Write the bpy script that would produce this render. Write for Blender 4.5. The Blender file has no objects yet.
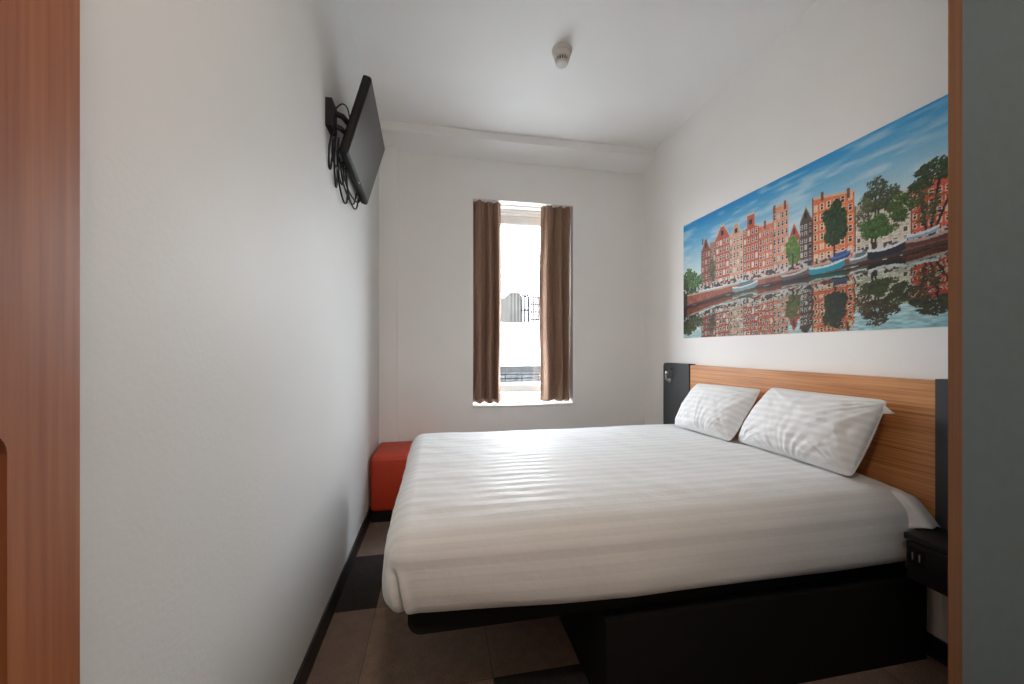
import bpy, bmesh, math, random
import numpy as np
from mathutils import Vector, Matrix, noise

random.seed(7)
rng = np.random.default_rng(11)
S = bpy.context.scene
COL = S.collection
PI = math.pi

# ------------------------------------------------------------------ room
XL, XR, YB, YF, ZC = -0.492, 1.98, 3.456, -1.3, 3.105
WX0, WX1, WZ0, WZ1, WT = 0.308, 1.25, 0.74, 2.60, 0.30   # window opening

# ------------------------------------------------------------------ materials
def srgb(r, g, b):
    f = lambda c: (c / 255 / 12.92) if c / 255 <= 0.04045 else ((c / 255 + 0.055) / 1.055) ** 2.4
    return (f(r), f(g), f(b), 1)

class NT:
    def __init__(s, name):
        s.m = bpy.data.materials.new(name); s.m.use_nodes = True
        s.t = s.m.node_tree; s.b = s.t.nodes['Principled BSDF']
        s.out = s.t.nodes['Material Output']
    def n(s, typ, **kw):
        nd = s.t.nodes.new(typ)
        for k, v in kw.items():
            if k in nd.inputs: nd.inputs[k].default_value = v
            else: setattr(nd, k, v)
        return nd
    def l(s, a, b): s.t.links.new(a, b)
    def coords(s, scale=(1, 1, 1), kind='Object'):
        tc = s.n('ShaderNodeTexCoord'); mp = s.n('ShaderNodeMapping')
        mp.inputs['Scale'].default_value = scale
        s.l(tc.outputs[kind], mp.inputs['Vector']); return mp.outputs['Vector']
    def ramp(s, fac, stops):
        r = s.n('ShaderNodeValToRGB'); e = r.color_ramp.elements
        while len(e) < len(stops): e.new(0.5)
        for el, (p, c) in zip(e, stops): el.position = p; el.color = c
        s.l(fac, r.inputs['Fac']); return r.outputs['Color']
    def bump(s, h, strength=0.2, dist=0.01):
        b = s.n('ShaderNodeBump'); b.inputs['Strength'].default_value = strength
        b.inputs['Distance'].default_value = dist
        s.l(h, b.inputs['Height']); s.l(b.outputs['Normal'], s.b.inputs['Normal'])

def noise_mat(name, c0, c1, scale, rough=0.6, bump=0.0, dist=0.005, stretch=(1, 1, 1), detail=4, spec=0.5, lo=0.3, hi=0.7):
    k = NT(name); v = k.coords(stretch)
    nz = k.n('ShaderNodeTexNoise', Scale=scale, Detail=detail); k.l(v, nz.inputs['Vector'])
    k.l(k.ramp(nz.outputs['Fac'], [(lo, c0), (hi, c1)]), k.b.inputs['Base Color'])
    k.b.inputs['Roughness'].default_value = rough
    k.b.inputs['Specular IOR Level'].default_value = spec
    if bump: k.bump(nz.outputs['Fac'], bump, dist)
    return k.m

def wall_mat(name, col):
    k = NT(name); v = k.coords()
    n1 = k.n('ShaderNodeTexNoise', Scale=90.0, Detail=3.0); k.l(v, n1.inputs['Vector'])
    n2 = k.n('ShaderNodeTexNoise', Scale=1.3, Detail=2.0); k.l(v, n2.inputs['Vector'])
    d = tuple(c * 0.96 for c in col[:3]) + (1,)
    k.l(k.ramp(n2.outputs['Fac'], [(0.35, d), (0.65, col)]), k.b.inputs['Base Color'])
    k.b.inputs['Roughness'].default_value = 0.55
    k.b.inputs['Specular IOR Level'].default_value = 0.35
    k.bump(n1.outputs['Fac'], 0.12, 0.004)
    return k.m

def wood_mat(name, dark, mid, light, along, rough=0.4, fine=1.0, bump=0.06):
    k = NT(name)
    s = [38 * fine, 38 * fine, 38 * fine]; s['xyz'.index(along)] = 1.1
    s2 = [160 * fine, 160 * fine, 160 * fine]; s2['xyz'.index(along)] = 2.5
    a = k.n('ShaderNodeTexNoise', Scale=1.0, Detail=4.0, Distortion=0.4); k.l(k.coords(tuple(s)), a.inputs['Vector'])
    b = k.n('ShaderNodeTexNoise', Scale=1.0, Detail=3.0); k.l(k.coords(tuple(s2)), b.inputs['Vector'])
    mx = k.n('ShaderNodeMath', operation='MULTIPLY_ADD'); mx.inputs[1].default_value = 0.55
    k.l(b.outputs['Fac'], mx.inputs[0])
    h = k.n('ShaderNodeMath', operation='MULTIPLY'); h.inputs[1].default_value = 0.45
    k.l(a.outputs['Fac'], h.inputs[0]); k.l(h.outputs[0], mx.inputs[2])
    k.l(k.ramp(mx.outputs[0], [(0.36, dark), (0.5, mid), (0.64, light)]), k.b.inputs['Base Color'])
    k.b.inputs['Roughness'].default_value = rough
    k.bump(mx.outputs[0], bump, 0.003)
    return k.m

def plain(name, col, rough=0.5, metal=0.0, spec=0.5):
    k = NT(name); v = k.coords()
    nz = k.n('ShaderNodeTexNoise', Scale=60.0, Detail=2.0); k.l(v, nz.inputs['Vector'])
    d = tuple(c * 0.93 for c in col[:3]) + (1,)
    k.l(k.ramp(nz.outputs['Fac'], [(0.3, d), (0.7, col)]), k.b.inputs['Base Color'])
    k.b.inputs['Roughness'].default_value = rough
    k.b.inputs['Metallic'].default_value = metal
    k.b.inputs['Specular IOR Level'].default_value = spec
    return k.m

def linen_mat(name, base, other, period, direction='V', rough=0.8):
    """white cotton with woven satin stripes, laid out on the cloth's own UV map (metres)"""
    k = NT(name); tc = k.n('ShaderNodeTexCoord')
    sp = k.n('ShaderNodeSeparateXYZ'); k.l(tc.outputs['UV'], sp.inputs[0])
    q = k.n('ShaderNodeMath', operation='MULTIPLY'); q.inputs[1].default_value = 2 * PI / period
    k.l(sp.outputs['Y' if direction == 'V' else 'X'], q.inputs[0])
    sn = k.n('ShaderNodeMath', operation='SINE'); k.l(q.outputs[0], sn.inputs[0])
    st = k.n('ShaderNodeMapRange'); st.inputs['From Min'].default_value = -0.35; st.inputs['From Max'].default_value = 0.35
    k.l(sn.outputs[0], st.inputs['Value'])
    k.l(k.ramp(st.outputs[0], [(0.0, base), (1.0, other)]), k.b.inputs['Base Color'])
    rr = k.n('ShaderNodeMapRange'); rr.inputs['To Min'].default_value = rough; rr.inputs['To Max'].default_value = rough - 0.25
    k.l(st.outputs[0], rr.inputs['Value']); k.l(rr.outputs[0], k.b.inputs['Roughness'])
    nz = k.n('ShaderNodeTexNoise', Scale=38.0, Detail=5.0); k.l(k.coords(), nz.inputs['Vector'])
    ad = k.n('ShaderNodeMath', operation='MULTIPLY_ADD'); ad.inputs[1].default_value = 0.35
    k.l(st.outputs[0], ad.inputs[0]); k.l(nz.outputs['Fac'], ad.inputs[2])
    k.bump(ad.outputs[0], 0.22, 0.005)
    k.b.inputs['Specular IOR Level'].default_value = 0.35
    k.b.inputs['Sheen Weight'].default_value = 0.15
    return k.m

M = {}
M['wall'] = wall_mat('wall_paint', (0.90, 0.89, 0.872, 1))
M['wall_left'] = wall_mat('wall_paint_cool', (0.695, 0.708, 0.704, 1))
M['ceiling'] = wall_mat('ceiling_paint', (0.91, 0.905, 0.893, 1))
M['partition'] = noise_mat('grey_green_laminate', srgb(84, 103, 110), srgb(89, 108, 115), 30, 0.5, 0.03)
M['jamb'] = wood_mat('jamb_wood', srgb(92, 58, 30), srgb(108, 70, 38), srgb(120, 80, 46), 'z', 0.5)
M['door'] = wood_mat('door_wood', srgb(132, 76, 46), srgb(150, 90, 56), srgb(162, 102, 66), 'z', 0.4, 0.7)
M['headboard'] = wood_mat('headboard_wood', srgb(158, 96, 48), srgb(198, 134, 80), srgb(218, 160, 104), 'y', 0.42, 2.1)
M['black'] = plain('black_laminate', (0.012, 0.012, 0.013, 1), 0.55, spec=0.3)
M['charcoal'] = plain('charcoal_laminate', (0.034, 0.037, 0.040, 1), 0.55)
M['base_black'] = plain('bed_base_fabric', (0.008, 0.0075, 0.007, 1), 0.85, spec=0.2)
M['skirting'] = plain('skirting_black', (0.012, 0.012, 0.012, 1), 0.5)
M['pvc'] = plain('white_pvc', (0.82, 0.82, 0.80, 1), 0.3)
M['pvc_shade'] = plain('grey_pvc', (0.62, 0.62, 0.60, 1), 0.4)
M['bench'] = noise_mat('red_leatherette', srgb(184, 54, 24), srgb(198, 63, 30), 120, 0.5, 0.06, 0.002)
M['tv'] = plain('tv_plastic', (0.008, 0.008, 0.008, 1), 0.6, spec=0.3)
M['screen'] = plain('tv_screen_glass', (0.028, 0.027, 0.026, 1), 0.38)
M['chrome'] = plain('brushed_metal', (0.75, 0.75, 0.74, 1), 0.3, 1.0)
M['detector'] = plain('detector_plastic', (0.66, 0.63, 0.59, 1), 0.45)
M['detector_dark'] = plain('detector_slots', (0.06, 0.06, 0.06, 1), 0.5)
M['led'] = plain('indicator_white', (0.85, 0.85, 0.85, 1), 0.3)
M['sheet'] = linen_mat('striped_duvet_cotton', (0.642, 0.647, 0.647, 1), (0.678, 0.683, 0.683, 1), 0.06)
M['pillow'] = linen_mat('striped_pillow_cotton', (0.72, 0.725, 0.73, 1), (0.775, 0.78, 0.785, 1), 0.036)
M['undersheet'] = noise_mat('plain_white_cotton', (0.74, 0.73, 0.72, 1), (0.79, 0.78, 0.77, 1), 30, 0.8, 0.2, 0.006)
k = NT('brown_curtain_cloth')
nz = k.n('ShaderNodeTexNoise', Scale=1.0, Detail=3.0); k.l(k.coords((260, 260, 60)), nz.inputs['Vector'])
k.l(k.ramp(nz.outputs['Fac'], [(0.3, srgb(140, 112, 95)), (0.7, srgb(160, 132, 114))]), k.b.inputs['Base Color'])
k.b.inputs['Roughness'].default_value = 0.85; k.b.inputs['Specular IOR Level'].default_value = 0.2
k.bump(nz.outputs['Fac'], 0.15, 0.002)
M['curtain'] = k.m

def carpet(name, c0, c1):
    k = NT(name)
    n1 = k.n('ShaderNodeTexNoise', Scale=240.0, Detail=3.0); k.l(k.coords(), n1.inputs['Vector'])
    n2 = k.n('ShaderNodeTexNoise', Scale=22.0, Detail=4.0); k.l(k.coords(), n2.inputs['Vector'])
    ad = k.n('ShaderNodeMath', operation='MULTIPLY_ADD'); ad.inputs[1].default_value = 0.8
    k.l(n1.outputs['Fac'], ad.inputs[0])
    h = k.n('ShaderNodeMath', operation='MULTIPLY'); h.inputs[1].default_value = 0.2
    k.l(n2.outputs['Fac'], h.inputs[0]); k.l(h.outputs[0], ad.inputs[2])
    col = k.ramp(ad.outputs[0], [(0.36, c0), (0.64, c1)])
    # butt joints of the half-metre tiles
    tc = k.n('ShaderNodeTexCoord'); sp = k.n('ShaderNodeSeparateXYZ'); k.l(tc.outputs['Object'], sp.inputs[0])
    ds = []
    for ax, off in (('X', 0.293 + 5.25), ('Y', 0.05 + 5.25)):
        f = k.n('ShaderNodeMath', operation='ADD'); f.inputs[1].default_value = off; k.l(sp.outputs[ax], f.inputs[0])
        g = k.n('ShaderNodeMath', operation='MODULO'); g.inputs[1].default_value = 0.5; k.l(f.outputs[0], g.inputs[0])
        h2 = k.n('ShaderNodeMath', operation='SUBTRACT'); h2.inputs[1].default_value = 0.25; k.l(g.outputs[0], h2.inputs[0])
        h3 = k.n('ShaderNodeMath', operation='ABSOLUTE'); k.l(h2.outputs[0], h3.inputs[0]); ds.append(h3.outputs[0])
    mn = k.n('ShaderNodeMath', operation='MINIMUM'); k.l(ds[0], mn.inputs[0]); k.l(ds[1], mn.inputs[1])
    lt_ = k.n('ShaderNodeMath', operation='LESS_THAN'); lt_.inputs[1].default_value = 0.0018; k.l(mn.outputs[0], lt_.inputs[0])
    mxx = k.n('ShaderNodeMix', data_type='RGBA'); k.l(lt_.outputs[0], mxx.inputs[0]); k.l(col, mxx.inputs[6])
    mxx.inputs[7].default_value = tuple(v * 0.9 for v in c0[:3]) + (1,)
    k.l(mxx.outputs[2], k.b.inputs['Base Color'])
    k.b.inputs['Roughness'].default_value = 0.95; k.b.inputs['Specular IOR Level'].default_value = 0.1
    k.bump(n1.outputs['Fac'], 0.6, 0.006)
    return k.m
M['carpet_dark'] = carpet('carpet_charcoal', srgb(38, 35, 34), srgb(58, 54, 52))
M['carpet_brown'] = carpet('carpet_brown', srgb(98, 84, 76), srgb(132, 114, 104))
M['carpet_warm'] = carpet('carpet_warm_brown', srgb(102, 86, 74), srgb(146, 124, 108))

k = NT('window_glass')                       # clear pane: see-through with a faint mirror
tr = k.n('ShaderNodeBsdfTransparent'); gl = k.n('ShaderNodeBsdfGlossy', Roughness=0.02)
mx = k.n('ShaderNodeMixShader'); mx.inputs[0].default_value = 0.06
k.l(tr.outputs[0], mx.inputs[1]); k.l(gl.outputs[0], mx.inputs[2]); k.l(mx.outputs[0], k.out.inputs['Surface'])
M['glass'] = k.m

# ------------------------------------------------------------------ mesh helpers
def box(bm, x0, x1, y0, y1, z0, z1, bevel=0.0, seg=2):
    r = bmesh.ops.create_cube(bm, size=1.0)
    vs = r['verts']
    for v in vs:
        v.co = Vector(((x0 + x1) / 2 + v.co.x * (x1 - x0), (y0 + y1) / 2 + v.co.y * (y1 - y0), (z0 + z1) / 2 + v.co.z * (z1 - z0)))
    if bevel:
        es = list({e for v in vs for e in v.link_edges})
        bmesh.ops.bevel(bm, geom=es, offset=bevel, segments=seg, affect='EDGES', profile=0.5)

def tube(bm, pts, r, n=10, cap=True):
    pts = [Vector(p) for p in pts]; rings = []
    up = Vector((0, 0, 1))
    for i, p in enumerate(pts):
        d = (pts[min(i + 1, len(pts) - 1)] - pts[max(i - 1, 0)]).normalized()
        a = d.cross(up)
        if a.length < 1e-3: a = d.cross(Vector((1, 0, 0)))
        a.normalize(); b = d.cross(a).normalized(); up = a.cross(d) if abs(d.z) < 0.9 else up
        rings.append([bm.verts.new(p + r * (math.cos(t) * a + math.sin(t) * b)) for t in [2 * PI * q / n for q in range(n)]])
    for A, B in zip(rings, rings[1:]):
        for q in range(n): bm.faces.new((A[q], A[(q + 1) % n], B[(q + 1) % n], B[q]))
    if cap: bm.faces.new(rings[0][::-1]); bm.faces.new(rings[-1])

def lathe(bm, prof, c, n=40):
    rings = []
    for r, z in prof:
        rings.append([bm.verts.new((c[0] + r * math.cos(2 * PI * q / n), c[1] + r * math.sin(2 * PI * q / n), z)) for q in range(n)])
    for A, B in zip(rings, rings[1:]):
        for q in range(n): bm.faces.new((A[q], A[(q + 1) % n], B[(q + 1) % n], B[q]))
    bm.faces.new(rings[0][::-1]); bm.faces.new(rings[-1])

def prism(bm, poly, axis, a0, a1):
    """extrude a 2-D outline along an axis: x -> (y,z), y -> (x,z), z -> (x,y)"""
    def P(u, v, w): return {'x': (w, u, v), 'y': (u, w, v), 'z': (u, v, w)}[axis]
    A = [bm.verts.new(P(u, v, a0)) for u, v in poly]; B = [bm.verts.new(P(u, v, a1)) for u, v in poly]
    n = len(poly)
    for q in range(n): bm.faces.new((A[q], A[(q + 1) % n], B[(q + 1) % n], B[q]))
    bm.faces.new(A[::-1]); bm.faces.new(B)

def rrect(u0, u1, v0, v1, r, n=6, corners=(1, 1, 1, 1)):
    out = []
    for (cu, cv, a0), on in zip(((u1 - r, v1 - r, 0), (u0 + r, v1 - r, 90), (u0 + r, v0 + r, 180), (u1 - r, v0 + r, 270)), corners):
        if not on:
            out.append({0: (u1, v1), 90: (u0, v1), 180: (u0, v0), 270: (u1, v0)}[a0]); continue
        for q in range(n + 1):
            t = math.radians(a0 + 90 * q / n); out.append((cu + r * math.cos(t), cv + r * math.sin(t)))
    return out

def obj(name, bm, mat, parent=None, smooth=False, mats=None):
    bmesh.ops.recalc_face_normals(bm, faces=bm.faces)
    me = bpy.data.meshes.new(name); bm.to_mesh(me); bm.free()
    for m_ in (mats or [mat]): me.materials.append(m_)
    if smooth:
        me.polygons.foreach_set('use_smooth', [True] * len(me.polygons))
    o = bpy.data.objects.new(name, me); COL.objects.link(o)
    if parent:
        o.parent = parent; o.matrix_parent_inverse = Matrix.Translation(parent.location).inverted() if False else Matrix.Identity(4)
        me.transform(Matrix.Translation(-root_loc(parent)))
    return o

def root_loc(o):
    v = Vector((0, 0, 0))
    while o: v += o.location; o = o.parent
    return v

def sharp_smooth(o, deg=35):
    me = o.data
    me.polygons.foreach_set('use_smooth', [True] * len(me.polygons))
    bm = bmesh.new(); bm.from_mesh(me)
    for e in bm.edges:
        if len(e.link_faces) == 2 and e.calc_face_angle(0) > math.radians(deg): e.smooth = False
    bm.to_mesh(me); bm.free()
    return o

def tag(o, label=None, cat=None, group=None, kind=None):
    if label: o['label'] = label
    if cat: o['category'] = cat
    if group: o['group'] = group
    if kind: o['kind'] = kind
    return o

def thing(name, label, cat, loc, group=None):
    o = bpy.data.objects.new(name, None); COL.objects.link(o); o.location = loc
    o.empty_display_size = 0.1
    return tag(o, label, cat, group)

def struct(name, bm, mat, label=None, parent=None, mats=None):
    o = obj(name, bm, mat, parent, mats=mats)
    if parent is None: o['kind'] = 'structure'
    if label: o['label'] = label
    return o

def boxes(*bs):
    bm = bmesh.new()
    for b in bs: box(bm, *b)
    return bm

# ------------------------------------------------------------------ shell
bm = bmesh.new()                              # carpet tiles half a metre square
tx = [XL - 0.1] + [-0.293 + 0.5 * i for i in range(0, 5)] + [XR + 0.1]
ty = [YF - 0.1] + [-1.05 + 0.5 * i for i in range(0, 10)] + [YB + 0.1]
pattern = {(0, 2.2): 0, (0, 2.7): 1, (0, 1.7): 1, (0, 1.2): 2, (1, 2.7): 1, (1, 2.2): 1, (1, 1.7): 2, (1, 1.2): 2, (2, 1.2): 0,
           (2, 1.7): 2, (3, 1.2): 0, (3, 0.7): 1, (4, 1.2): 1, (4, 0.7): 0, (5, 1.2): 2, (5, 0.7): 2, (2, 0.7): 1, (1, 0.7): 1, (5, 1.7): 0}
fl = {}
def fv(x, y, z=0.0):
    key = (round(x, 3), round(y, 3), z)
    if key not in fl: fl[key] = bm.verts.new((x, y, z))
    return fl[key]
for i in range(len(tx) - 1):
    for j in range(len(ty) - 1):
        f = bm.faces.new((fv(tx[i], ty[j]), fv(tx[i + 1], ty[j]), fv(tx[i + 1], ty[j + 1]), fv(tx[i], ty[j + 1])))
        yc = (ty[j] + ty[j + 1]) / 2
        mi = None
        for (c, y), m_ in pattern.items():
            if c == i and abs(y - yc) < 0.1: mi = m_
        f.material_index = mi if mi is not None else (i * 7 + j * 5) % 3
r = bmesh.ops.extrude_face_region(bm, geom=list(bm.faces))
bmesh.ops.translate(bm, verts=[g for g in r['geom'] if isinstance(g, bmesh.types.BMVert)], vec=(0, 0, -0.1))
struct('floor', bm, None, 'carpet tile floor in brown and charcoal squares', mats=[M['carpet_dark'], M['carpet_brown'], M['carpet_warm']])

struct('ceiling', boxes((XL - 0.1, XR + 0.1, YF - 0.1, YB + WT, ZC, ZC + 0.12)), M['ceiling'], 'white ceiling')
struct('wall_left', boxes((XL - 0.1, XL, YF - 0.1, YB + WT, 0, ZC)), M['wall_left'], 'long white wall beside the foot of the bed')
struct('wall_right', boxes((XR, XR + 0.1, YF - 0.1, YB + WT, 0, ZC)), M['wall'], 'white wall behind the headboard')
struct('wall_front', boxes((XL, XR, YF - 0.1, YF, 0, ZC)), M['wall'], 'white wall behind the viewer')
struct('wall_back', boxes((XL, WX0, YB, YB + WT, 0, ZC), (WX1, XR, YB, YB + WT, 0, ZC), (WX0, WX1, YB, YB + WT, 0, WZ0 - 0.02), (WX0, WX1, YB, YB + WT, WZ1, ZC)),
       M['wall'], 'white window wall')
# sloping boxed edge of the ceiling above the window wall
bm = bmesh.new(); prism(bm, [(3.262, ZC), (3.262, 3.035), (YB, 2.955), (YB, ZC)], 'x', XL, XR)
struct('trim_1', bm, M['ceiling'], 'lowered white ceiling strip above the window wall')
# shallow boxed chase in the corner
struct('trim_2', boxes((XL, -0.345, YB - 0.045, YB, 0, 2.97)), M['wall'], 'narrow white boxed column in the left far corner')
struct('baseboard_left', boxes((XL, XL + 0.009, 0.56, YB - 0.045, 0, 0.095)), M['skirting'], 'black skirting along the left wall')
struct('baseboard_right', boxes((XR - 0.014, XR, 0.66, YB, 0, 0.085)), M['skirting'], 'black skirting under the nightstand')
struct('baseboard_back', boxes((-0.345, XR - 0.014, YB - 0.014, YB, 0, 0.085)), M['skirting'])

# partition on the right with its wooden edging
struct('wall_partition', boxes((1.0565, XR, 0.605, 0.617, 0, ZC)), M['partition'], 'grey-green partition panel at the right edge')
bm = bmesh.new(); prism(bm, [(1.0175, 0.601), (1.0185, 0.600), (1.0545, 0.600), (1.0562, 0.602), (1.0562, 0.6195), (1.0515, 0.6195)], 'z', 0, ZC)
struct('trim_3', bm, M['jamb'], 'upright wooden edging of the grey-green partition')

# wooden leaf folded against the left wall, rounded hand hole in it
X0, X1 = -0.458, -0.42
bm = bmesh.new()
outer = [(-0.45, 0.01), (0.549, 0.01), (0.549, 2.6), (-0.45, 2.6)]
hole = rrect(0.36, 0.470, 0.62, 1.172, 0.026, 6)
def loop(bm, pts, x): return [bm.verts.new((x, u, v)) for u, v in pts]
for x in (X0, X1):
    a = loop(bm, outer, x); b = loop(bm, hole, x)
    ea = [bm.edges.new((a[q], a[(q + 1) % len(a)])) for q in range(len(a))]
    eb = [bm.edges.new((b[q], b[(q + 1) % len(b)])) for q in range(len(b))]
    bmesh.ops.triangle_fill(bm, use_beauty=True, use_dissolve=False, edges=ea + eb)
    if x == X0: A0, B0 = a, b
for L0, L1 in ((A0, a), (B0, b)):
    n = len(L0)
    for q in range(n): bm.faces.new((L0[q], L0[(q + 1) % n], L1[(q + 1) % n], L1[q]))
d1 = struct('door_1', bm, M['door'], 'wooden door leaf folded against the left wall')
obj('handle_recess', boxes((X0 + 0.004, X0 + 0.010, 0.34, 0.49, 0.60, 1.19)), M['black'], d1)

# ------------------------------------------------------------------ window
YW = 3.66
def ringbox(bm, x0, x1, z0, z1, w, y0, y1, wb=None, wt=None, bev=0.004):
    wb = wb or w; wt = wt or w
    box(bm, x0, x0 + w, y0, y1, z0, z1, bev); box(bm, x1 - w, x1, y0, y1, z0, z1, bev)
    box(bm, x0 + w, x1 - w, y0, y1, z0, z0 + wb, bev); box(bm, x0 + w, x1 - w, y0, y1, z1 - wt, z1, bev)
bm = bmesh.new(); ringbox(bm, WX0, WX1, WZ0, WZ1, 0.06, YW, YW + 0.07, 0.085, 0.055)
win = struct('window_1', bm, M['pvc'], 'tall white framed window in the far wall')
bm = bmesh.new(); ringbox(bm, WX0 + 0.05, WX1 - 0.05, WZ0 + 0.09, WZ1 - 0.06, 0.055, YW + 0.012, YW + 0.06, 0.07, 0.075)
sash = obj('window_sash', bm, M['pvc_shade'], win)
bm = bmesh.new(); ringbox(bm, WX0 + 0.10, WX1 - 0.10, WZ0 + 0.155, WZ1 - 0.13, 0.014, YW + 0.02, YW + 0.05)
obj('glazing_bead', bm, M['pvc'], sash)
obj('pane', boxes((WX0 + 0.105, WX1 - 0.105, YW + 0.032, YW + 0.038, WZ0 + 0.16, WZ1 - 0.135)), M['glass'], sash)
bm = bmesh.new(); box(bm, WX0 + 0.001, WX1 - 0.001, YB - 0.012, YW, WZ0 - 0.019, WZ0, 0.004)
obj('window_sill', bm, M['pvc'], win)
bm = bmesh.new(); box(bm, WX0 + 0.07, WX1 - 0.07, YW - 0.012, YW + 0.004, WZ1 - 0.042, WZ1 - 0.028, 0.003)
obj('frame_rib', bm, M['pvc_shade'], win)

# ------------------------------------------------------------------ curtains
YC = 3.51
bm = bmesh.new(); box(bm, WX0 + 0.006, WX1 - 0.006, YC + 0.036, YC + 0.056, WZ1 - 0.016, WZ1 - 0.001, 0.003)
tag(obj('curtain_rail', bm, M['pvc']), 'slim white curtain rail under the top of the window recess', 'curtain rail')

def curtain(name, label, xa, xb, folds, seed, bulge):
    nu, nv = 150, 60
    r_ = random.Random(seed)
    ph = [r_.uniform(0, 6.28) for _ in range(6)]
    zt, zb = WZ1 - 0.003, WZ0 + 0.022
    bm = bmesh.new(); g = []
    for j in range(nv + 1):
        t = j / nv; z = zt + (zb - zt) * t; row = []
        for i in range(nu + 1):
            u = i / nu
            amp = 0.036 * (0.75 + 0.35 * t)
            w = u * folds * 2 * PI + 0.9 * math.sin(2 * PI * u + ph[0]) + 0.5 * t * math.sin(3.1 * u * PI + ph[1])
            pinch = math.exp(-((t - 0.055) / 0.04) ** 2)
            y = amp * (math.sin(w) + 0.28 * math.sin(2 * w + ph[2])) * (1 - 0.35 * pinch)
            y += 0.008 * math.sin(7 * u + ph[3] + 2.0 * t) + 0.004 * noise.noise(Vector((u * 6, t * 9, seed)))
            xs = xa + (xb - xa) * u
            xs += bulge * math.sin(PI * min(1, t * 1.15)) * (u if bulge > 0 else (1 - u)) * 0.9
            xs += 0.012 * math.sin(w + 1.3) * (1 - abs(2 * u - 1))
            # fine pinch pleats gathered by the heading tape
            y += 0.010 * math.sin(u * folds * 6 * PI + ph[4]) * math.exp(-t / 0.07)
            zz = z + (0.006 * math.sin(w + ph[5]) if j == nv else 0)
            row.append(bm.verts.new((xs, YC + 0.0 + y, zz)))
        g.append(row)
    for j in range(nv):
        for i in range(nu): bm.faces.new((g[j][i], g[j][i + 1], g[j + 1][i + 1], g[j + 1][i]))
    root = thing(name, label, 'curtain', ((xa + xb) / 2, YC, zb), 'brown curtains in the window recess')
    o = obj('curtain_panel', bm, M['curtain'], root, smooth=True)
    s = o.modifiers.new('thick', 'SOLIDIFY'); s.thickness = 0.003
    # heading tape along the top
    for i in range(int(folds * 2) + 1):
        bm = bmesh.new()
        x = xa + 0.012 + (xb - xa - 0.024) * i / int(folds * 2)
        tube(bm, [(x, YC + 0.004, zt - 0.020), (x, YC + 0.022, zt - 0.006), (x, YC + 0.038, zt - 0.002)], 0.0025, 6)
        obj('hook', bm, M['pvc'], root)
curtain('curtain', 'brown curtain gathered at the window side nearer the television', WX0 + 0.006, 0.566, 3, 3, 0.012)
curtain('curtain', 'brown curtain gathered at the window side nearer the headboard', 0.958, WX1 - 0.003, 3, 8, -0.02)

# ------------------------------------------------------------------ bed base
BX0, BX1, BY0, BY1, BZ0, BZ1 = -0.165, 1.918, 1.215, 2.645, 0.400, 0.695
base = thing('platform_bed', 'black platform bed base with recessed plinth under the mattress', 'bed', (0.9, 1.93, 0))
bm = bmesh.new()
prism(bm, rrect(-0.095, 1.915, 0.332, 0.402, 0.045, 8, (0, 0, 1, 0)), 'y', BY0 + 0.055, BY1 - 0.055)
sharp_smooth(obj('platform', bm, M['base_black'], base))
obj('plinth', boxes((0.575, 1.935, BY0 - 0.006, BY1 - 0.08, 0.0, 0.332)), M['base_black'], base)
obj('plinth_panel', boxes((0.555, 0.575, BY0 - 0.006, BY1 - 0.07, 0.0, 0.332)), M['base_black'], base)

def rounded(p, lo, hi, r):
    q = Vector((min(max(p.x, lo[0] + r), hi[0] - r), min(max(p.y, lo[1] + r), hi[1] - r), min(max(p.z, lo[2] + r), hi[2] - r)))
    d = p - q
    return q + d.normalized() * r if d.length > 1e-9 else p.copy()

# mattress with its fitted under-sheet
bm = bmesh.new(); box(bm, BX0 + 0.10, BX1, BY0 + 0.075, BY1 - 0.075, 0.403, 0.618, 0.045, 5)
mat = thing('mattress', 'thick mattress in a plain white fitted sheet under the striped cover', 'mattress', (0.9, 1.93, 0.403))
sharp_smooth(obj('mattress_core', bm, M['undersheet'], mat), 60)
# loose end of the under-sheet spilling out beside the pillow
bm = bmesh.new(); g = []
nu, nv = 36, 44
for i in range(nu + 1):
    u = i / nu; x = 1.800 + 0.112 * u; su = min(1, u / 0.38); su = su * su * (3 - 2 * su); row = []
    for j in range(nv + 1):
        v = j / nv                      # 0: on top near the pillow, 1: hem on the nightstand side
        a = min(1, v / 0.55); b = max(0, (v - 0.55) / 0.45)
        y = 1.55 - (1.55 - 1.255) * a - (0.062 + 0.008 * math.sin(u * PI)) * math.sin(b * PI / 2) ** 0.8 - 0.044 * b ** 3
        y += 0.036 * (1 - su) * a; x_in = 0.012 * (1 - su)
        z = 0.680 - x_in + 0.008 * math.sin(u * PI) - 0.010 * a ** 3 - 0.020 * u * a - 0.1115 * (1 - math.cos(b * PI / 2)) ** 0.9 + 0.020 * u * b
        n_ = noise.noise(Vector((u * 3, v * 7, 2.2)))
        row.append(bm.verts.new((x + 0.006 * n_ * b, y + 0.010 * n_, z + 0.008 * n_ * (1 - 0.7 * b))))
    g.append(row)
for i in range(nu):
    for j in range(nv): bm.faces.new((g[i][j], g[i + 1][j], g[i + 1][j + 1], g[i][j + 1]))
o = obj('loose_sheet', bm, M['undersheet'], mat, smooth=True)
s = o.modifiers.new('thick', 'SOLIDIFY'); s.thickness = 0.004

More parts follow.
